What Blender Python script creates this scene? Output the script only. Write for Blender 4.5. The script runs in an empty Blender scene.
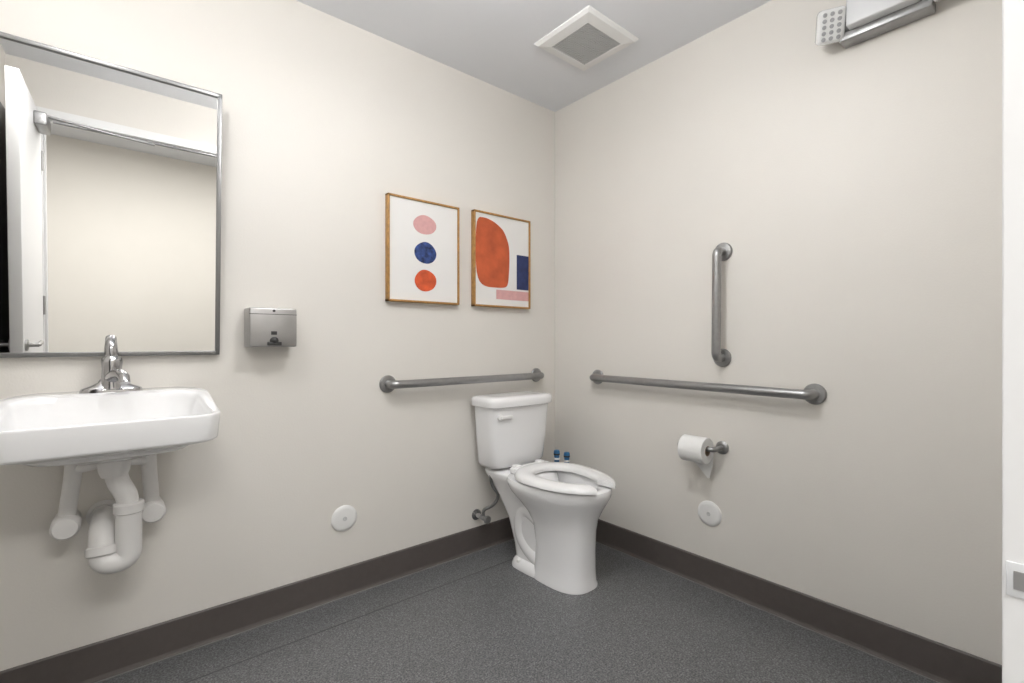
import bpy, bmesh, math
from mathutils import Vector, Matrix
S = bpy.context.scene
COL = S.collection
try:
    S.view_settings.view_transform = 'Standard'
except Exception:
    pass

# ------------------------------------------------------------------ materials
def mat(name, col, rough=0.5, metal=0.0, noise=0.0, nscale=20, bump=0.0, bscale=200, coat=0.0, emis=0.0, bdist=0.002):
    m = bpy.data.materials.new(name); m.use_nodes = True
    nt = m.node_tree; b = nt.nodes['Principled BSDF']
    b.inputs['Base Color'].default_value = (*col, 1)
    b.inputs['Roughness'].default_value = rough
    b.inputs['Metallic'].default_value = metal
    b.inputs['Coat Weight'].default_value = coat
    tc = nt.nodes.new('ShaderNodeTexCoord')
    if noise > 0:
        n = nt.nodes.new('ShaderNodeTexNoise'); n.inputs['Scale'].default_value = nscale; n.inputs['Detail'].default_value = 3
        nt.links.new(tc.outputs['Object'], n.inputs['Vector'])
        r = nt.nodes.new('ShaderNodeValToRGB')
        r.color_ramp.elements[0].position = 0.3; r.color_ramp.elements[1].position = 0.7
        r.color_ramp.elements[0].color = (*[c*(1-noise) for c in col], 1)
        r.color_ramp.elements[1].color = (*[min(1, c*(1+noise)) for c in col], 1)
        nt.links.new(n.outputs['Fac'], r.inputs['Fac']); nt.links.new(r.outputs['Color'], b.inputs['Base Color'])
    if bump > 0:
        n = nt.nodes.new('ShaderNodeTexNoise'); n.inputs['Scale'].default_value = bscale
        nt.links.new(tc.outputs['Object'], n.inputs['Vector'])
        bp = nt.nodes.new('ShaderNodeBump'); bp.inputs['Strength'].default_value = bump; bp.inputs['Distance'].default_value = bdist
        nt.links.new(n.outputs['Fac'], bp.inputs['Height']); nt.links.new(bp.outputs['Normal'], b.inputs['Normal'])
    if emis > 0:
        b.inputs['Emission Color'].default_value = (1, 0.99, 0.98, 1); b.inputs['Emission Strength'].default_value = emis
    return m

M_wall = mat('wall_paint', (0.735, 0.708, 0.662), 0.5, noise=0.012, nscale=3, bump=0.2, bscale=160)
M_ceil = mat('ceiling_paint', (0.79, 0.805, 0.835), 0.8, bump=0.15, bscale=120)
M_base = mat('vinyl_base', (0.092, 0.079, 0.073), 0.5, noise=0.05, nscale=40)
M_toe = mat('base_toe', (0.20, 0.195, 0.19), 0.5)
M_trim = mat('white_trim', (0.82, 0.82, 0.82), 0.35)
M_porc = mat('porcelain', (0.85, 0.85, 0.855), 0.12, coat=0.5)
M_seat = mat('seat_plastic', (0.84, 0.84, 0.84), 0.22)
M_white = mat('white_plastic', (0.80, 0.80, 0.79), 0.4)
M_pvc = mat('trap_cover', (0.78, 0.77, 0.76), 0.38)
M_steel = mat('brushed_steel', (0.34, 0.34, 0.34), 0.34, metal=0.9, noise=0.05, nscale=60)
M_steel2 = mat('satin_steel', (0.42, 0.415, 0.41), 0.36, metal=0.9, noise=0.04, nscale=25)
M_chrome = mat('chrome', (0.48, 0.48, 0.49), 0.12, metal=1.0)
M_frame = mat('mirror_frame_steel', (0.24, 0.24, 0.24), 0.35, metal=0.85)
M_mirror = mat('mirror_glass', (0.88, 0.88, 0.87), 0.01, metal=1.0)
M_dark = mat('dark_slot', (0.03, 0.03, 0.03), 0.5)
M_gold = mat('oak_gold_frame', (0.40, 0.21, 0.06), 0.45, noise=0.2, nscale=60)
M_canvas = mat('canvas_white', (0.80, 0.79, 0.77), 0.8, bump=0.2, bscale=600)
M_pink = mat('paint_pink', (0.66, 0.37, 0.36), 0.8, noise=0.06, nscale=50)
M_blue = mat('paint_blue', (0.028, 0.055, 0.18), 0.8, noise=0.7, nscale=45)
M_navy = mat('paint_navy', (0.026, 0.038, 0.12), 0.8, noise=0.2, nscale=30)
M_orange = mat('paint_orange', (0.58, 0.09, 0.027), 0.8, noise=0.22, nscale=28)
M_orange2 = mat('paint_orange_deep', (0.50, 0.10, 0.035), 0.8, noise=0.18, nscale=14)
M_paper = mat('tissue_paper', (0.82, 0.82, 0.81), 0.9, bump=0.3, bscale=300)
M_card = mat('cardboard_core', (0.35, 0.27, 0.2), 0.9)
M_cyan = mat('blue_handle', (0.03, 0.14, 0.30), 0.3)
M_brown = mat('dark_panel_brown', (0.035, 0.025, 0.02), 0.35, noise=0.3, nscale=10)
M_grille = mat('vent_grille', (0.55, 0.55, 0.55), 0.5)
M_greybox = mat('fixture_grey', (0.70, 0.71, 0.72), 0.35)
M_lens = mat('lamp_lens', (0.80, 0.81, 0.81), 0.15, coat=0.4)
M_led = mat('led_dots', (0.38, 0.39, 0.40), 0.3)
M_drum = mat('drum_diffuser', (0.9, 0.9, 0.9), 0.5, emis=42.0)
M_diff = mat('diffuser', (0.9, 0.9, 0.9), 0.5, emis=3.0)

def floor_mat():
    m = bpy.data.materials.new('speckled_vinyl_floor'); m.use_nodes = True
    nt = m.node_tree; b = nt.nodes['Principled BSDF']; b.inputs['Roughness'].default_value = 0.33
    tc = nt.nodes.new('ShaderNodeTexCoord')
    n = nt.nodes.new('ShaderNodeTexNoise'); n.inputs['Scale'].default_value = 180; n.inputs['Detail'].default_value = 2
    nt.links.new(tc.outputs['Object'], n.inputs['Vector'])
    r = nt.nodes.new('ShaderNodeValToRGB'); e = r.color_ramp.elements
    e[0].position = 0.33; e[0].color = (0.060, 0.061, 0.063, 1)
    e[1].position = 0.74; e[1].color = (0.245, 0.248, 0.250, 1)
    x = e.new(0.5); x.color = (0.125, 0.127, 0.130, 1)
    nt.links.new(n.outputs['Fac'], r.inputs['Fac'])
    v = nt.nodes.new('ShaderNodeTexVoronoi'); v.inputs['Scale'].default_value = 130
    nt.links.new(tc.outputs['Object'], v.inputs['Vector'])
    mx = nt.nodes.new('ShaderNodeMixRGB'); mx.blend_type = 'OVERLAY'; mx.inputs['Fac'].default_value = 0.3
    nt.links.new(r.outputs['Color'], mx.inputs['Color1'])
    bw = nt.nodes.new('ShaderNodeRGBToBW'); nt.links.new(v.outputs['Color'], bw.inputs['Color'])
    nt.links.new(bw.outputs['Val'], mx.inputs['Color2'])
    nt.links.new(mx.outputs['Color'], b.inputs['Base Color'])
    return m
M_floor = floor_mat()
M_seam = mat('floor_seam', (0.08, 0.081, 0.083), 0.5)

# ------------------------------------------------------------------ mesh helpers
def finish(bm, name, m, smooth=True, parent=None, angle=40):
    bmesh.ops.recalc_face_normals(bm, faces=bm.faces)
    me = bpy.data.meshes.new(name); bm.to_mesh(me); bm.free()
    o = bpy.data.objects.new(name, me); COL.objects.link(o)
    me.materials.append(m)
    if smooth:
        for p in me.polygons: p.use_smooth = True
        try: me.set_sharp_from_angle(angle=math.radians(angle))
        except Exception: pass
    if parent: o.parent = parent
    return o

def empty(name):
    o = bpy.data.objects.new(name, None); COL.objects.link(o); o.empty_display_size = 0.1
    return o

def box(name, x0, x1, y0, y1, z0, z1, m, bev=0.0, parent=None, seg=3):
    bm = bmesh.new(); bmesh.ops.create_cube(bm, size=1)
    for v in bm.verts:
        v.co = Vector(((x0+x1)/2+v.co.x*(x1-x0), (y0+y1)/2+v.co.y*(y1-y0), (z0+z1)/2+v.co.z*(z1-z0)))
    if bev > 0:
        bmesh.ops.bevel(bm, geom=bm.edges[:], offset=bev, segments=seg, affect='EDGES', profile=0.5)
    return finish(bm, name, m, smooth=bev > 0, parent=parent)

def loft(name, rings, m, parent=None, cap0=True, cap1=True, closed=True, angle=40, loop=False):
    bm = bmesh.new(); vs = [[bm.verts.new(p) for p in r] for r in rings]
    n = len(rings[0])
    R = len(vs)
    for i in range(R if loop else R-1):
        a, b = vs[i], vs[(i+1) % R]
        for j in range(n if closed else n-1):
            k = (j+1) % n
            bm.faces.new((a[j], a[k], b[k], b[j]))
    if not loop:
        if cap0: bm.faces.new(vs[0][::-1])
        if cap1: bm.faces.new(vs[-1])
    return finish(bm, name, m, parent=parent, angle=angle)

def revolve(name, origin, axis, prof, m, parent=None, n=40, angle=35):
    """prof: list of (distance along axis, radius)"""
    ax = Vector(axis).normalized(); o = Vector(origin)
    u = ax.orthogonal().normalized(); w = ax.cross(u)
    rings = []
    for d, r in prof:
        rings.append([o+ax*d+(u*math.cos(2*math.pi*i/n)+w*math.sin(2*math.pi*i/n))*max(r, 1e-5) for i in range(n)])
    return loft(name, rings, m, parent=parent, angle=angle)

def fillet(pts, r, seg=8):
    pts = [Vector(p) for p in pts]; out = [pts[0]]
    for i in range(1, len(pts)-1):
        p, a, b = pts[i], pts[i-1], pts[i+1]
        da, db = (a-p), (b-p); ra = min(r, da.length*0.49, db.length*0.49)
        A = p+da.normalized()*ra; B = p+db.normalized()*ra
        for k in range(seg+1):
            t = k/seg; out.append(A*(1-t)**2+p*2*t*(1-t)+B*t*t)
    out.append(pts[-1]); return out

def tube(name, pts, r, m, parent=None, n=20, fil=0.0, radii=None):
    P = fillet(pts, fil) if fil > 0 else [Vector(p) for p in pts]
    T = []
    for i in range(len(P)):
        a = P[max(i-1, 0)]; b = P[min(i+1, len(P)-1)]; T.append((b-a).normalized())
    u = T[0].orthogonal().normalized(); rings = []
    for i, p in enumerate(P):
        u = (u-T[i]*u.dot(T[i])).normalized(); w = T[i].cross(u)
        rr = radii[i] if radii else r
        rings.append([p+(u*math.cos(2*math.pi*k/n)+w*math.sin(2*math.pi*k/n))*rr for k in range(n)])
    return loft(name, rings, m, parent=parent, angle=50)

def chaikin(poly, it=2, k=0.2):
    for _ in range(it):
        q = []
        for i in range(len(poly)):
            a, b = poly[i], poly[(i+1) % len(poly)]
            q += [(a[0]*(1-k)+b[0]*k, a[1]*(1-k)+b[1]*k), (a[0]*k+b[0]*(1-k), a[1]*k+b[1]*(1-k))]
        poly = q; k = 0.25
    return poly

def raysample(poly, c, n=96):
    out = []
    for i in range(n):
        t = 2*math.pi*i/n; d = (math.cos(t), math.sin(t)); best = None
        for j in range(len(poly)):
            a, b = poly[j], poly[(j+1) % len(poly)]
            ex, ey = b[0]-a[0], b[1]-a[1]; den = d[0]*ey-d[1]*ex
            if abs(den) < 1e-12: continue
            s = ((a[0]-c[0])*ey-(a[1]-c[1])*ex)/den
            q = ((a[0]-c[0])*d[1]-(a[1]-c[1])*d[0])/den
            if s > 0 and -1e-6 <= q <= 1+1e-6: best = s if best is None else max(best, s)
        out.append((c[0]+d[0]*best, c[1]+d[1]*best))
    return out

# ------------------------------------------------------------------ room shell
H = 2.444; XL = -2.47; YF = -1.990; T = 0.12; YC = -4.0
box('floor', -4.2, 1.0, YC-0.1, T, -0.1, 0, M_floor)
box('ceiling', -4.2, 1.0, YC-0.1, T, H, H+0.1, M_ceil)
box('wall_back', XL-T, T, 0, T, 0, H, M_wall)
box('wall_right', 0, T, YF-T, 0, 0, H, M_wall)
box('wall_left', XL-T, XL, YF, 0, 0, H, M_wall)
DX0, DX1, DH = -2.33, -1.42, 2.15
bm = bmesh.new()
def addbox(bm, x0, x1, y0, y1, z0, z1):
    r = bmesh.ops.create_cube(bm, size=1)
    for v in r['verts']:
        v.co = Vector(((x0+x1)/2+v.co.x*(x1-x0), (y0+y1)/2+v.co.y*(y1-y0), (z0+z1)/2+v.co.z*(z1-z0)))
FO = 0.035
addbox(bm, -4.1, DX0-FO, YF-T, YF, 0, H); addbox(bm, DX1+FO, 0, YF-T, YF, 0, H); addbox(bm, DX0-FO, DX1+FO, YF-T, YF, DH+FO, H)
finish(bm, 'wall_front', M_wall, smooth=False)
box('wall_corridor_far', -4.1, 0.9, YC-0.1, YC, 0, H, M_wall)
box('wall_corridor_left', -4.2, -4.1, YC-0.1, YF, 0, H, M_wall)
box('wall_corridor_right', 0.9, 1.0, YC-0.1, YF, 0, H, M_wall)
box('wall_corridor_near', T, 0.9, YF-T, YF, 0, H, M_wall)

BH = 0.12; BT = 0.008
def baseboard(name, axis, a0, a1, wallc, sgn):
    prof = [(0, 0), (0.017, 0), (0.017, 0.002), (0.011, 0.006), (BT, 0.014), (BT, BH-0.004), (BT-0.003, BH), (0, BH)]
    rings = []
    for a in (a0, a1):
        rings.append([Vector((a, wallc+sgn*o, z)) if axis == 'x' else Vector((wallc+sgn*o, a, z)) for o, z in prof])
    loft(name, rings, M_base, angle=20)
baseboard('baseboard_back', 'x', XL, 0, 0, -1)
baseboard('baseboard_right', 'y', YF, 0, 0, -1)
baseboard('baseboard_left', 'y', YF, 0, XL, 1)
baseboard('baseboard_front', 'x', DX1+0.05, 0, YF, 1)
box('trim_1', XL, -0.017, -0.021, -0.017, 0, 0.002, M_toe)
box('trim_2', -0.021, -0.017, YF, -0.017, 0, 0.002, M_toe)
box('floor_seam', XL+0.03, -0.03, -0.203, -0.198, 0, 0.0006, M_seam)

bm = bmesh.new()
FY0, FY1 = YF-T-0.012, -1.9812
for (a, b, c, d) in ((DX0-FO-0.012, DX0, 0, DH), (DX1, DX1+FO+0.012, 0, DH), (DX0-FO-0.012, DX1+FO+0.012, DH, DH+0.05)):
    addbox(bm, a, b, FY0, FY1, c, d)
addbox(bm, DX1-0.012, DX1, YF-0.085, YF-0.05, 0, DH); addbox(bm, DX0, DX0+0.012, YF-0.085, YF-0.05, 0, DH); addbox(bm, DX0, DX1, YF-0.085, YF-0.05, DH-0.012, DH)
bmesh.ops.bevel(bm, geom=bm.edges[:], offset=0.0012, segments=2, affect='EDGES')
finish(bm, 'trim_door_frame', M_trim, smooth=False)
sp = empty('strike_plate')
box('plate', DX1-0.0015, DX1, -2.02, -1.984, 0.856, 0.886, M_greybox, 0.0004, parent=sp)
box('slot', DX1-0.0022, DX1-0.0012, -2.014, -1.9885, 0.863, 0.879, M_steel2, parent=sp)

# open door leaf
d = empty('door_1')
LX1 = DX0-0.002; LX0 = LX1-0.044; LY0, LY1 = YF+0.02, YF+0.02+0.86
box('leaf', LX0, LX1, LY0, LY1, 0.01, DH-0.005, M_trim, 0.002, parent=d)
for sx, xx in ((1, LX1), (-1, LX0)):
    revolve('rose', (xx, LY1-0.07, 0.93), (sx, 0, 0), [(0, 0.028), (0.008, 0.028), (0.010, 0.024), (0.012, 0.010), (0.045, 0.010)], M_steel2, parent=d, n=24)
    tube('lever', [(xx+sx*0.03, LY1-0.07, 0.93), (xx+sx*0.045, LY1-0.07, 0.93), (xx+sx*0.045, LY1-0.19, 0.93)], 0.009, M_steel2, parent=d, n=12, fil=0.015)
for hz in (0.25, 1.07, 1.9):
    tube('hinge', [(LX1+0.004, LY0-0.004, hz-0.055), (LX1+0.004, LY0-0.004, hz+0.055)], 0.007, M_steel2, parent=d, n=12)
box('closer_body', LX1, LX1+0.05, LY0+0.10, LY0+0.36, 2.03, 2.095, M_steel, 0.006, parent=d)
tube('closer_arm', [(LX1+0.03, LY0+0.23, 2.105), (LX1+0.30, LY0+0.10, 2.11), (LX1+0.52, YF+0.02, 2.12)], 0.008, M_steel, parent=d, n=10, fil=0.01)
tube('closer_rail', [(LX1+0.05, YF+0.022, 2.13), (DX1-0.02, YF+0.022, 2.13)], 0.010, M_steel, parent=d, n=10)
d2 = empty('dark_panel')  # dark panel added where the mirror reflects a dark strip
box('leaf', XL+0.001, XL+0.022, -1.93, -0.80, 0.125, 2.10, M_brown, 0.003, parent=d2)
box('panel', XL+0.022, XL+0.026, -1.83, -0.90, 0.3, 1.95, M_brown, 0.002, parent=d2)

# ------------------------------------------------------------------ mirror (tilted forward)
mir = empty('framed_mirror')
W0, W1, Hm = -0.304, 0.304, 0.930; fw = 0.014
def mbox(n, x0, x1, y0, y1, z0, z1, m, bev=0.0): return box(n, x0, x1, y0, y1, z0, z1, m, bev, parent=mir)
mbox('backing', W0+0.004, W1-0.004, -0.012, -0.002, 0.004, Hm-0.004, M_dark)
mbox('glass', W0+fw-0.002, W1-fw+0.002, -0.0145, -0.012, fw-0.002, Hm-fw+0.002, M_mirror)
mbox('frame_left', W0, W0+fw, -0.022, 0, 0, Hm, M_frame, 0.002)
mbox('frame_right', W1-fw, W1, -0.022, 0, 0, Hm, M_frame, 0.002)
mbox('frame_top', W0, W1, -0.022, 0, Hm-fw, Hm, M_frame, 0.002)
mbox('frame_bottom', W0, W1, -0.022, 0, 0, fw, M_frame, 0.002)
box('wall_cleat', -0.2, 0.2, -0.004, 0.036, Hm-0.12, Hm-0.08, M_frame, parent=mir)
mir.location = (-2.030, -0.003, 1.034); mir.rotation_euler = (math.radians(3.3), 0, 0)
mir.scale = (1, 1, 0.987)

# ------------------------------------------------------------------ sink
sink = empty('wall_mounted_sink')
cx = -2.025
def P(l):
    return l+[(-a, b) for a, b in reversed(l)]
outer = chaikin(P([(0.180, -0.002), (0.247, -0.15), (0.251, -0.365), (0.218, -0.425)]), 3, 0.06)
inner = chaikin(P([(0.160, -0.120), (0.214, -0.165), (0.232, -0.355), (0.203, -0.408)]), 3, 0.10)
bot = chaikin(P([(0.11, -0.18), (0.15, -0.22), (0.15, -0.31), (0.11, -0.34)]), 2)
C = (0, -0.25)
O_ = raysample(outer, C, 200); I_ = raysample(inner, C, 200); B_ = raysample(bot, C, 200)
def sm(t): t = max(0, min(1, t)); return t*t*(3-2*t)
def rz(y): return 0.872+0.052*sm((y+0.38)/0.30)
def rg(pts, zf, s=1.0, c=(0, -0.22)):
    return [Vector((cx+c[0]+(p[0]-c[0])*s, c[1]+(p[1]-c[1])*s, zf(p[1]) if callable(zf) else zf)) for p in pts]
def back_clamp(ring):
    return [Vector((v.x, min(v.y, -0.001), v.z)) for v in ring]
def mixr(a, b, t): return [(p[0]*(1-t)+q[0]*t, p[1]*(1-t)+q[1]*t) for p, q in zip(a, b)]
rings = [rg(O_, 0.735, 0.14), rg(O_, 0.745, 0.30), rg(O_, 0.775, 0.66), rg(O_, 0.792, 0.94), rg(O_, 0.795, 0.97), rg(O_, 0.800, 0.978),
         rg(O_, lambda y: rz(y)-0.007, 1.0), rg(O_, lambda y: rz(y)-0.002, 0.999), rg(O_, rz, 0.991),
         rg(mixr(O_, I_, 0.85), lambda y: rz(y)-0.001), rg(I_, lambda y: rz(y)-0.005),
         rg(mixr(I_, B_, 0.05), lambda y: rz(y)-0.02), rg(mixr(I_, B_, 0.20), 0.825), rg(mixr(I_, B_, 0.42), 0.785), rg(mixr(I_, B_, 0.8), 0.765), rg(B_, 0.760), rg(B_, 0.757, 0.15, (0, -0.26))]
loft('basin', [back_clamp(r) for r in rings], M_porc, parent=sink, angle=55)
revolve('drain', (cx, -0.26, 0.756), (0, 0, 1), [(0, 0.022), (0.005, 0.022), (0.006, 0.018), (0.004, 0.004)], M_chrome, parent=sink, n=24)
revolve('drain_body', (cx+0.005, -0.22, 0.69), (0, 0, 1), [(0, 0.030), (0.015, 0.036), (0.05, 0.040), (0.06, 0.048)], M_pvc, parent=sink, n=24)
tx0 = cx+0.038
tube('tailpiece', [(cx+0.008, -0.22, 0.71), (cx+0.012, -0.22, 0.675), (tx0-0.002, -0.21, 0.62), (tx0, -0.21, 0.48)], 0.027, M_pvc, parent=sink, fil=0.02)
tube('trap_bend', [(tx0, -0.21, 0.60), (tx0, -0.21, 0.438), (cx-0.022, -0.21, 0.438), (cx-0.022, -0.185, 0.525), (cx-0.018, -0.02, 0.525)], 0.032, M_pvc, parent=sink, fil=0.035)
revolve('trap_nut', (tx0, -0.21, 0.575), (0, 0, 1), [(0, 0.033), (0.004, 0.037), (0.028, 0.037), (0.032, 0.033)], M_pvc, parent=sink, n=24)
revolve('trap_nut', (cx-0.022, -0.205, 0.462), (0, 0.25, 1), [(0, 0.034), (0.004, 0.038), (0.024, 0.038), (0.028, 0.034)], M_pvc, parent=sink, n=24)
revolve('wall_escutcheon', (cx-0.018, -0.002, 0.525), (0, -1, 0), [(0, 0.045), (0.004, 0.045), (0.012, 0.036), (0.03, 0.035)], M_pvc, parent=sink, n=28)
for sx, xb, xt in ((-1, -2.130, -2.112), (1, -1.924, -1.935)):
    tube('supply_cover', [(xb, -0.085, 0.545), (xt, -0.10, 0.70), (xt, -0.11, 0.80)], 0.0205, M_pvc, parent=sink, fil=0.04)
    tube('supply_elbow', [(xt, -0.10, 0.70), (cx+sx*-0.0, -0.16, 0.725)], 0.015, M_pvc, parent=sink)
    revolve('valve_cover', (xb, -0.003, 0.535), (0, -1, 0), [(0, 0.03), (0.01, 0.026), (0.05, 0.026), (0.055, 0.034), (0.115, 0.034), (0.124, 0.028), (0.126, 0.0)], M_pvc, parent=sink, n=28)
box('hanger_bracket', cx-0.12, cx+0.12, -0.02, -0.001, 0.80, 0.87, M_steel2, parent=sink)

# faucet
fa = empty('basin_faucet'); fz = 0.922; fy = -0.062
base = [(0.078, 0), (0.070, 0.018), (0.03, 0.026), (-0.03, 0.026), (-0.070, 0.018), (-0.078, 0), (-0.070, -0.018), (-0.03, -0.026), (0.03, -0.026), (0.070, -0.018)]
bs = raysample(chaikin(base, 3), (0, 0), 48)
loft('deck_plate', [[Vector((cx+p[0]*s, fy+p[1]*s, fz+z)) for p in bs] for s, z in ((1, -0.003), (1, 0.006), (0.95, 0.012), (0.7, 0.020), (0.45, 0.030), (0.38, 0.04))], M_chrome, parent=fa)
revolve('body', (cx, fy, fz+0.01), (0, 0, 1), [(0, 0.030), (0.03, 0.026), (0.065, 0.025), (0.085, 0.027), (0.095, 0.025), (0.108, 0.014), (0.11, 0)], M_chrome, parent=fa, n=32)
sp_pts = [Vector((cx, fy-0.01, fz+0.045)), Vector((cx+0.012, fy-0.05, fz+0.058)), Vector((cx+0.022, fy-0.09, fz+0.058)), Vector((cx+0.028, fy-0.115, fz+0.050)), Vector((cx+0.030, fy-0.122, fz+0.034))]
tube('spout', sp_pts, 0.014, M_chrome, parent=fa, radii=[0.019, 0.017, 0.015, 0.0145, 0.013])
tube('handle', [(cx, fy, fz+0.112), (cx-0.002, fy-0.006, fz+0.130), (cx-0.002, fy+0.002, fz+0.148), (cx-0.002, fy+0.012, fz+0.168), (cx-0.002, fy+0.015, fz+0.171)], 0.008, M_chrome, parent=fa, radii=[0.018, 0.017, 0.0155, 0.014, 0.008])

# ------------------------------------------------------------------ soap dispenser
so = empty('soap_dispenser')
box('case', -1.644, -1.481, -0.092, -0.001, 1.060, 1.205, M_steel2, 0.006, parent=so)
box('lid_seam', -1.6435, -1.4815, -0.0925, -0.002, 1.180, 1.182, M_dark, parent=so)
revolve('valve', (-1.562, -0.09, 1.083), (0, -1, 0), [(0, 0.014), (0.010, 0.014), (0.016, 0.008), (0.02, 0.0)], M_dark, parent=so, n=20)
box('push_plate', -1.585, -1.538, -0.105, -0.092, 1.066, 1.078, M_dark, 0.002, parent=so)
box('sight_window', -1.572, -1.552, -0.0945, -0.092, 1.105, 1.118, M_dark, 0.001, parent=so)
revolve('lock', (-1.562, -0.091, 1.194), (0, -1, 0), [(0, 0.005), (0.003, 0.005), (0.003, 0.0)], M_dark, parent=so, n=12)

# ------------------------------------------------------------------ pictures
def ellipse_poly(c, rx, rz_, n=48, wob=0.03, ph=0):
    return [(c[0]+rx*(1+wob*math.sin(2*t+ph))*math.cos(t), c[1]+rz_*(1+wob*math.cos(3*t+ph))*math.sin(t)) for t in [2*math.pi*i/n for i in range(n)]]
def paint(name, poly, m, parent, y=-0.0225, th=0.0012):
    loft(name, [[Vector((p[0], y, p[1])) for p in poly], [Vector((p[0], y-th, p[1])) for p in poly]], m, parent=parent)
def picture(x0, x1, z0, z1):
    p = empty('framed_art_print'); f = 0.009
    box('canvas', x0+0.004, x1-0.004, -0.0225, -0.002, z0+0.004, z1-0.004, M_canvas, parent=p)
    box('frame_l', x0, x0+f, -0.030, -0.001, z0, z1, M_gold, 0.001, parent=p)
    box('frame_r', x1-f, x1, -0.030, -0.001, z0, z1, M_gold, 0.001, parent=p)
    box('frame_b', x0, x1, -0.030, -0.001, z0, z0+f, M_gold, 0.001, parent=p)
    box('frame_t', x0, x1, -0.030, -0.001, z1-f, z1, M_gold, 0.001, parent=p)
    return p
p1 = picture(-1.078, -0.697, 1.262, 1.745)
paint('dot_pink', ellipse_poly((-0.888, 1.630), 0.060, 0.045, ph=1), M_pink, p1)
paint('dot_blue', ellipse_poly((-0.885, 1.498), 0.057, 0.051, ph=2), M_blue, p1)
paint('dot_orange', ellipse_poly((-0.884, 1.367), 0.057, 0.051, ph=0.5), M_orange, p1)
p2 = picture(-0.607, -0.222, 1.262, 1.754)
blob = [(-0.594, 1.365), (-0.40, 1.365), (-0.378, 1.39), (-0.37, 1.50), (-0.372, 1.60), (-0.41, 1.675), (-0.47, 1.71), (-0.53, 1.725), (-0.594, 1.72)]
paint('arch_orange', chaikin(blob, 3), M_orange2, p2)
paint('block_navy', [(-0.318, 1.365), (-0.232, 1.365), (-0.232, 1.555), (-0.318, 1.555)], M_navy, p2)
paint('bar_pink', [(-0.46, 1.305), (-0.232, 1.305), (-0.232, 1.355), (-0.46, 1.355)], M_pink, p2)

# ------------------------------------------------------------------ grab bars
def grab(axis, a, b, c, out=0.058):
    g = empty('grab_bar'); o = Vector(axis)
    A, B = Vector(a), Vector(b)
    tube('rail', [A+o*0.002, A+o*out, B+o*out, B+o*0.002], 0.0185, M_steel, parent=g, fil=0.045, n=28)
    for q in (A, B):
        revolve('flange', q+o*0.0005, o, [(0, 0.0395), (0.006, 0.0395), (0.010, 0.036), (0.012, 0.022), (0.013, 0.0)], M_steel, parent=g, n=36)
grab((0, -1, 0), (-1.067, 0, 0.888), (-0.155, 0, 0.888), 0)
grab((-1, 0, 0), (0, -0.330, 0.888), (0, -1.375, 0.883), 0)
grab((-1, 0, 0), (0, -1.024, 1.466), (0, -1.020, 1.010), 0)

def cover(c, ax):
    g = empty('cleanout_cover')
    revolve('disc', c, ax, [(0, 0.055), (0.003, 0.055), (0.007, 0.051), (0.009, 0.040), (0.010, 0.0)], M_white, parent=g, n=40)
    revolve('screw', Vector(c)+Vector(ax)*0.0095, ax, [(0, 0.009), (0.0025, 0.009), (0.0025, 0.003), (0.001, 0.0)], M_grille, parent=g, n=16)
cover((-1.265, -0.0005, 0.328), (0, -1, 0)); cover((-0.0005, -0.962, 0.322), (-1, 0, 0))

# ------------------------------------------------------------------ toilet paper holder
tp = empty('toilet_paper_holder'); tz = 0.622
revolve('flange', (-0.0005, -1.020, tz), (-1, 0, 0), [(0, 0.028), (0.006, 0.028), (0.010, 0.024), (0.012, 0.013)], M_steel, parent=tp, n=28)
tube('arm', [(-0.01, -1.020, tz), (-0.078, -1.020, tz), (-0.078, -0.868, tz)], 0.0105, M_steel, parent=tp, fil=0.02)
revolve('end_cap', (-0.078, -0.872, tz), (0, 1, 0), [(0, 0.012), (0.003, 0.016), (0.010, 0.016), (0.012, 0.012)], M_steel, parent=tp, n=20)
zc = tz-0.009; n = 48; rr = []
for (yy, r) in ((-0.993, 0.021), (-0.993, 0.054), (-0.991, 0.056), (-0.887, 0.056), (-0.885, 0.054), (-0.885, 0.021)):
    rr.append([Vector((-0.078+r*math.cos(2*math.pi*i/n), yy, zc+r*math.sin(2*math.pi*i/n))) for i in range(n)])
loft('paper_roll', rr, M_paper, parent=tp, loop=True)
rr = [[Vector((-0.078+r*math.cos(2*math.pi*i/n), yy, zc+r*math.sin(2*math.pi*i/n))) for i in range(n)] for (yy, r) in ((-0.994, 0.0195), (-0.994, 0.0215), (-0.884, 0.0215), (-0.884, 0.0195))]
loft('core', rr, M_card, parent=tp, loop=True)
bm = bmesh.new(); row = []
for k in range(8):
    z = zc-0.018*k; xx = -0.078+0.0565-0.002*k+0.001*math.sin(k)
    y0 = -0.991+0.004*max(0, k-4); y1 = -0.890-0.020*max(0, k-3)
    row.append((bm.verts.new((xx, y0, z)), bm.verts.new((xx, y1, z))))
for k in range(7): bm.faces.new((row[k][0], row[k][1], row[k+1][1], row[k+1][0]))
finish(bm, 'hanging_sheet', M_paper, parent=tp)

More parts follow.
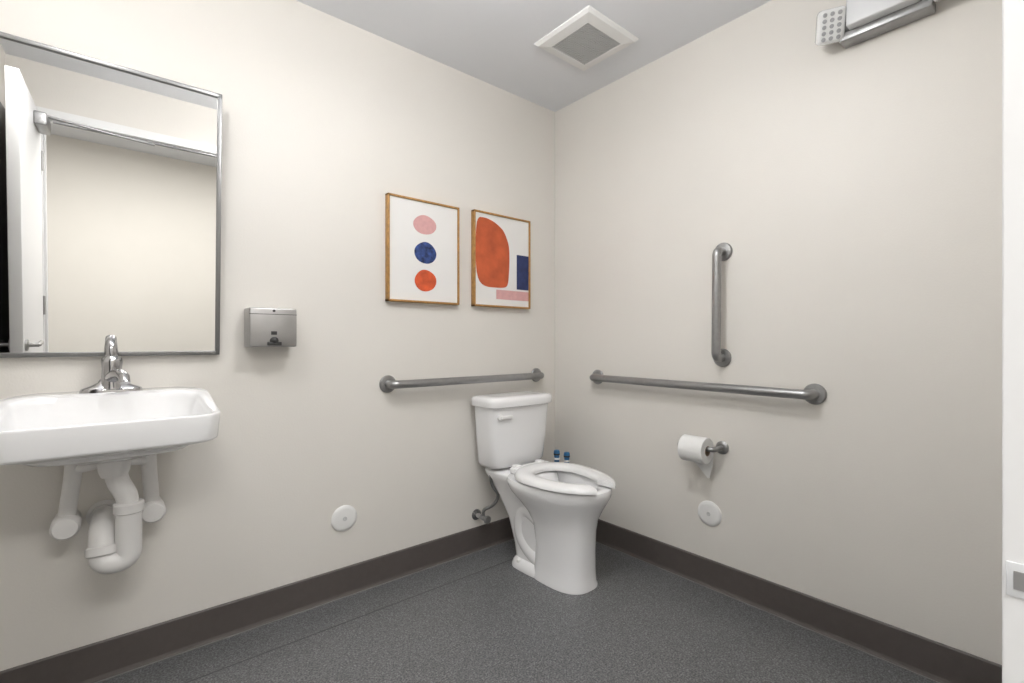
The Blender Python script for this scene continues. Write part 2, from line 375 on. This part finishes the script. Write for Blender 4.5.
# ------------------------------------------------------------------ toilet
to = empty('toilet'); tx = -0.435; N = 64
def dring(z, hw, yf, yb, nf=2.2, nb=3.0, x=tx, cyo=None):
    cy = yb-hw*0.9 if cyo is None else cyo
    out = []
    for i in range(N):
        t = 2*math.pi*i/N; c, s = math.cos(t), math.sin(t)
        nn = nf if s < 0 else nb
        X = hw*math.copysign(abs(c)**(2/nn), c)
        Y = math.copysign(abs(s)**(2/nn), s)*((yb-cy) if s > 0 else (cy-yf))
        out.append(Vector((x+X, cy+Y, z)))
    return out
rings = [dring(0.000, 0.114, -0.652, -0.36, 2.8), dring(0.010, 0.114, -0.652, -0.36, 2.8), dring(0.022, 0.109, -0.648, -0.365, 2.7), dring(0.08, 0.105, -0.648, -0.37, 2.6),
         dring(0.16, 0.104, -0.650, -0.375, 2.5), dring(0.25, 0.109, -0.656, -0.36, 2.4), dring(0.30, 0.125, -0.668, -0.33), dring(0.345, 0.150, -0.690, -0.29),
         dring(0.382, 0.172, -0.712, -0.25), dring(0.408, 0.183, -0.726, -0.235), dring(0.430, 0.186, -0.730, -0.225), dring(0.442, 0.182, -0.726, -0.23),
         dring(0.444, 0.165, -0.708, -0.25), dring(0.442, 0.128, -0.675, -0.30), dring(0.425, 0.120, -0.665, -0.31), dring(0.38, 0.128, -0.67, -0.30), dring(0.31, 0.115, -0.63, -0.33),
         dring(0.24, 0.075, -0.57, -0.38), dring(0.20, 0.045, -0.51, -0.40)]
loft('bowl', rings, M_porc, parent=to, angle=60)
loft('foot', [dring(0, 0.114, -0.5, -0.215, 3, 3.5), dring(0.012, 0.114, -0.5, -0.215, 3, 3.5), dring(0.030, 0.104, -0.5, -0.222, 3, 3.5), dring(0.045, 0.09, -0.5, -0.235, 3, 3.5)], M_porc, parent=to, angle=60)
rings = [dring(0.01, 0.088, -0.45, -0.235, 3, 3.5), dring(0.10, 0.086, -0.45, -0.215, 3, 3.5),
         dring(0.22, 0.086, -0.45, -0.165, 3, 3.5), dring(0.31, 0.096, -0.45, -0.100, 3, 3.5), dring(0.37, 0.115, -0.42, -0.055, 3, 4), dring(0.405, 0.135, -0.40, -0.038, 3, 4),
         dring(0.432, 0.145, -0.36, -0.03, 4, 4), dring(0.442, 0.138, -0.35, -0.035, 4, 4)]
loft('rear_body', rings, M_porc, parent=to, angle=60)
for sx in (-1, 1):
    xo = tx+sx*0.050
    tube('trapway', [(xo-sx*0.012, -0.46, 0.20), (xo, -0.38, 0.265), (xo, -0.305, 0.285), (xo, -0.262, 0.22), (xo, -0.275, 0.14), (xo, -0.33, 0.09), (xo-sx*0.005, -0.40, 0.06)], 0.046, M_porc, parent=to, fil=0.06, n=28)
    revolve('bolt_cap', (tx+sx*0.097, -0.29, 0.028), (0, 0, 1), [(0, 0.012), (0.012, 0.011), (0.018, 0.005), (0.019, 0)], M_white, parent=to, n=20)
def tring(z, hw, yf, yb, n=6):
    cy = (yf+yb)/2; ay = (yb-yf)/2; out = []
    for i in range(N):
        t = 2*math.pi*i/N; c, s = math.cos(t), math.sin(t)
        X = hw*math.copysign(abs(c)**(2/n), c); Y = ay*math.copysign(abs(s)**(2/n), s)
        if s < 0: Y -= 0.012*(1-(X/hw)**2)
        out.append(Vector((tx+X, cy+Y, z)))
    return out
loft('tank', [tring(0.450, 0.138, -0.165, -0.045), tring(0.458, 0.163, -0.187, -0.04), tring(0.474, 0.171, -0.196, -0.035), tring(0.60, 0.183, -0.208, -0.032), tring(0.765, 0.195, -0.216, -0.03)], M_porc, parent=to, angle=60)
loft('tank_lid', [tring(0.757, 0.197, -0.219, -0.026), tring(0.761, 0.208, -0.230, -0.022), tring(0.785, 0.211, -0.233, -0.022), tring(0.799, 0.208, -0.230, -0.024), tring(0.807, 0.194, -0.214, -0.034), tring(0.808, 0.15, -0.18, -0.06)], M_porc, parent=to, angle=60)
revolve('tank_gasket', (tx, -0.12, 0.44), (0, 0, 1), [(0, 0.06), (0.02, 0.06)], M_dark, parent=to, n=24)
revolve('lever_boss', (tx-0.150, -0.215, 0.712), (0, -1, 0), [(-0.01, 0.016), (0.008, 0.015), (0.010, 0.0)], M_white, parent=to, n=20)
box('trip_lever', tx-0.158, tx-0.085, -0.234, -0.223, 0.703, 0.721, M_white, 0.005, parent=to)
def seatpt(hw, yf, yb, th):
    cy = yb-hw*1.02
    x = hw*math.copysign(abs(math.sin(th))**0.92, math.sin(th)); c = math.cos(th)
    y = cy-(cy-yf)*c if c > 0 else cy-(yb-cy)*c
    return x, y
prof = [(0, 0.0), (0.0, 0.012), (0.06, 0.020), (0.2, 0.025), (0.5, 0.027), (0.8, 0.024), (0.94, 0.018), (1, 0.008), (1, 0.0)]
rings = []; K = 72
for k in range(K+1):
    f = k/K; to_ = 0.27+(2*math.pi-0.54)*f; ti = 0.47+(2*math.pi-0.94)*f
    xo, yo = seatpt(0.192, -0.750, -0.250, to_); xi, yi = seatpt(0.108, -0.67, -0.345, ti)
    rings.append([Vector((tx+xi*(1-s)+xo*s, yi*(1-s)+yo*s, 0.451+h)) for s, h in prof])
loft('seat', rings, M_seat, parent=to, angle=50)
for sx in (-1, 1):
    box('seat_bumper', tx+sx*0.15-0.012, tx+sx*0.15+0.012, -0.50, -0.46, 0.440, 0.453, M_seat, 0.003, parent=to)
box('seat_hinge_bar', tx-0.115, tx+0.115, -0.280, -0.240, 0.444, 0.473, M_seat, 0.007, parent=to)
for sx in (-1, 1):
    box('seat_hinge_post', tx+sx*0.075-0.02, tx+sx*0.075+0.02, -0.268, -0.232, 0.44, 0.480, M_seat, 0.006, parent=to)
revolve('water', (tx, -0.46, 0.245), (0, 0, 1), [(0, 0.06), (0.001, 0.06)], mat('water', (0.6, 0.65, 0.66), 0.02), parent=to, n=30)
revolve('supply_escutcheon', (-0.575, -0.0005, 0.185), (0, -1, 0), [(0, 0.028), (0.003, 0.028), (0.008, 0.014), (0.05, 0.009)], M_chrome, parent=to, n=24)
revolve('valve_body', (-0.575, -0.045, 0.185), (0, -1, 0), [(0, 0.013), (0.035, 0.013), (0.037, 0.008), (0.05, 0.008)], M_steel, parent=to, n=20)
revolve('valve_handle', (-0.575, -0.092, 0.185), (0, -1, 0), [(0, 0.018), (0.004, 0.020), (0.012, 0.018), (0.014, 0)], M_steel, parent=to, n=20)
tube('braided_hose', [(-0.575, -0.062, 0.19), (-0.575, -0.062, 0.225), (-0.535, -0.10, 0.25), (-0.512, -0.115, 0.30), (-0.56, -0.11, 0.36), (-0.565, -0.11, 0.45)], 0.0085, M_frame, parent=to, fil=0.03, n=12)
revolve('coupling_nut', (-0.565, -0.11, 0.43), (0, 0, 1), [(0, 0.012), (0.004, 0.015), (0.024, 0.015), (0.03, 0.013)], M_white, parent=to, n=16)

# brush and plunger caddy behind the toilet
g = empty('toilet_brush_caddy')
bx0, by0 = -0.140, -0.192
revolve('holder', (bx0, by0, 0.001), (0, 0, 1), [(0, 0.062), (0.01, 0.064), (0.10, 0.056), (0.16, 0.052), (0.162, 0.0)], M_white, parent=g, n=28)
for bx, by, hz in ((-0.158, -0.172, 0.492), (-0.121, -0.212, 0.482)):
    tube('stick', [(bx, by, 0.15), (bx, by, hz-0.09)], 0.007, M_white, parent=g, n=12)
    revolve('grip', (bx, by, hz-0.10), (0, 0, 1), [(0, 0.010), (0.01, 0.015), (0.06, 0.014), (0.085, 0.017), (0.095, 0.014), (0.098, 0)], M_cyan, parent=g, n=16)
    revolve('grip_band', (bx, by, hz-0.030), (0, 0, 1), [(0, 0.0172), (0.008, 0.0172)], M_dark, parent=g, n=16)
    revolve('grip_band', (bx, by, hz-0.055), (0, 0, 1), [(0, 0.0165), (0.010, 0.0165)], M_white, parent=g, n=16)

# ------------------------------------------------------------------ ceiling exhaust vent
ve = empty('exhaust_vent'); vx0, vx1, vy0, vy1 = -0.540, -0.205, -0.735, -0.408
cxv, cyv = (vx0+vx1)/2, (vy0+vy1)/2; hx, hy = (vx1-vx0)/2, (vy1-vy0)/2; gf = 0.66
def sq(s, z, n=1): return [Vector((cxv+a*hx*s, cyv+b*hy*s, z)) for a, b in ((-1, -1), (1, -1), (1, 1), (-1, 1))]
loft('cover', [sq(1, H), sq(1, H-0.006), sq(0.93, H-0.016), sq(gf+0.02, H-0.022), sq(gf, H-0.020), sq(gf, H-0.010)], M_white, parent=ve, cap1=False, angle=10)
box('cavity', cxv-gf*hx, cxv+gf*hx, cyv-gf*hy, cyv+gf*hy, H-0.010, H-0.006, M_dark, parent=ve)
bm = bmesh.new(); NS = 19
for i in range(NS):
    t = -(gf-.02)+2*(gf-.02)*i/(NS-1)
    addbox(bm, cxv+t*hx-0.0022, cxv+t*hx+0.0022, cyv-gf*hy, cyv+gf*hy, H-0.021, H-0.012)
    addbox(bm, cxv-gf*hx, cxv+gf*hx, cyv+t*hy-0.0022, cyv+t*hy+0.0022, H-0.020, H-0.012)
finish(bm, 'grille', M_grille, smooth=False, parent=ve)

# ------------------------------------------------------------------ emergency light
em = empty('emergency_light')
box('housing', -0.100, -0.001, -1.69, -1.50, 2.158, 2.30, M_greybox, 0.006, parent=em)
box('mount_rail', -0.064, -0.001, -1.72, -1.47, 2.130, 2.159, M_steel, 0.004, parent=em)
for yy, sg in ((-1.460, 1), (-1.745, -1)):
    tube('arm', [(-0.05, yy-sg*0.06, 2.175), (-0.05, yy, 2.185)], 0.018, M_steel, parent=em, n=16)
    o = box('lamp_head', -0.032, 0.032, -0.042, 0.042, -0.054, 0.054, M_lens, 0.014, parent=em)
    o.location = (-0.078, yy+sg*0.012, 2.193); o.rotation_euler = (0, math.radians(-30), math.radians(25*sg))
    for a in range(-2, 3):
        for b in range(-1, 2):
            q = revolve('led', (-0.0315, b*0.022, a*0.0185), (-1, 0, 0), [(0, 0.0072), (0.003, 0.0058), (0.004, 0)], M_led, parent=em, n=10)
            q.location = o.location; q.rotation_euler = o.rotation_euler

# ------------------------------------------------------------------ lights
for lx, ly, rd in ((-2.12, -0.86, 0.08), (-1.25, -1.18, 0.13)):  # first drum follows the cast shadows, second is added fill to even the walls
    dl = empty('ceiling_and_fill_light')
    revolve('canopy', (lx, ly, H-0.001), (0, 0, -1), [(0, 0.06), (0.02, 0.06), (0.022, 0.012), (0.14, 0.012)], M_white, parent=dl, n=32)
    revolve('drum', (lx, ly, H-0.13), (0, 0, -1), [(0, 0.0), (0.001, rd), (0.10, rd), (0.112, rd-0.01), (0.115, 0.0)], M_drum, parent=dl, n=40)
def fill_fixture(name, x, y, w, l, power, col=(1, 0.985, 0.96)):
    f = empty(name)
    box('housing', x-w/2-0.02, x+w/2+0.02, y-l/2-0.02, y+l/2+0.02, H-0.035, H-0.001, M_white, 0.004, parent=f)
    box('lens', x-w/2, x+w/2, y-l/2, y+l/2, H-0.04, H-0.034, M_diff, parent=f)
    L = bpy.data.lights.new(name+'_lamp', 'AREA'); L.shape = 'RECTANGLE'; L.size = w; L.size_y = l; L.energy = power; L.color = col
    o = bpy.data.objects.new('lamp', L); COL.objects.link(o); o.location = (x, y, H-0.045); o.parent = f
fill_fixture('corridor_fill_light', -1.7, -2.65, 2.0, 0.4, 54)  # unseen lamp added as fill, also brightens the corridor in the mirror
w = bpy.data.worlds.new('World'); S.world = w; w.use_nodes = True
w.node_tree.nodes['Background'].inputs[0].default_value = (0.8, 0.85, 0.9, 1); w.node_tree.nodes['Background'].inputs[1].default_value = 0.3

# ------------------------------------------------------------------ camera
cam = bpy.data.cameras.new('camera'); co = bpy.data.objects.new('camera', cam); COL.objects.link(co)
cam.sensor_width = 36; cam.lens = 481/1024*36; cam.clip_start = 0.02
co.location = (-2.03, -2.03, 1.08)
yaw = math.radians(50.1-90)
co.rotation_euler = (math.radians(90), 0, yaw)
S.camera = co
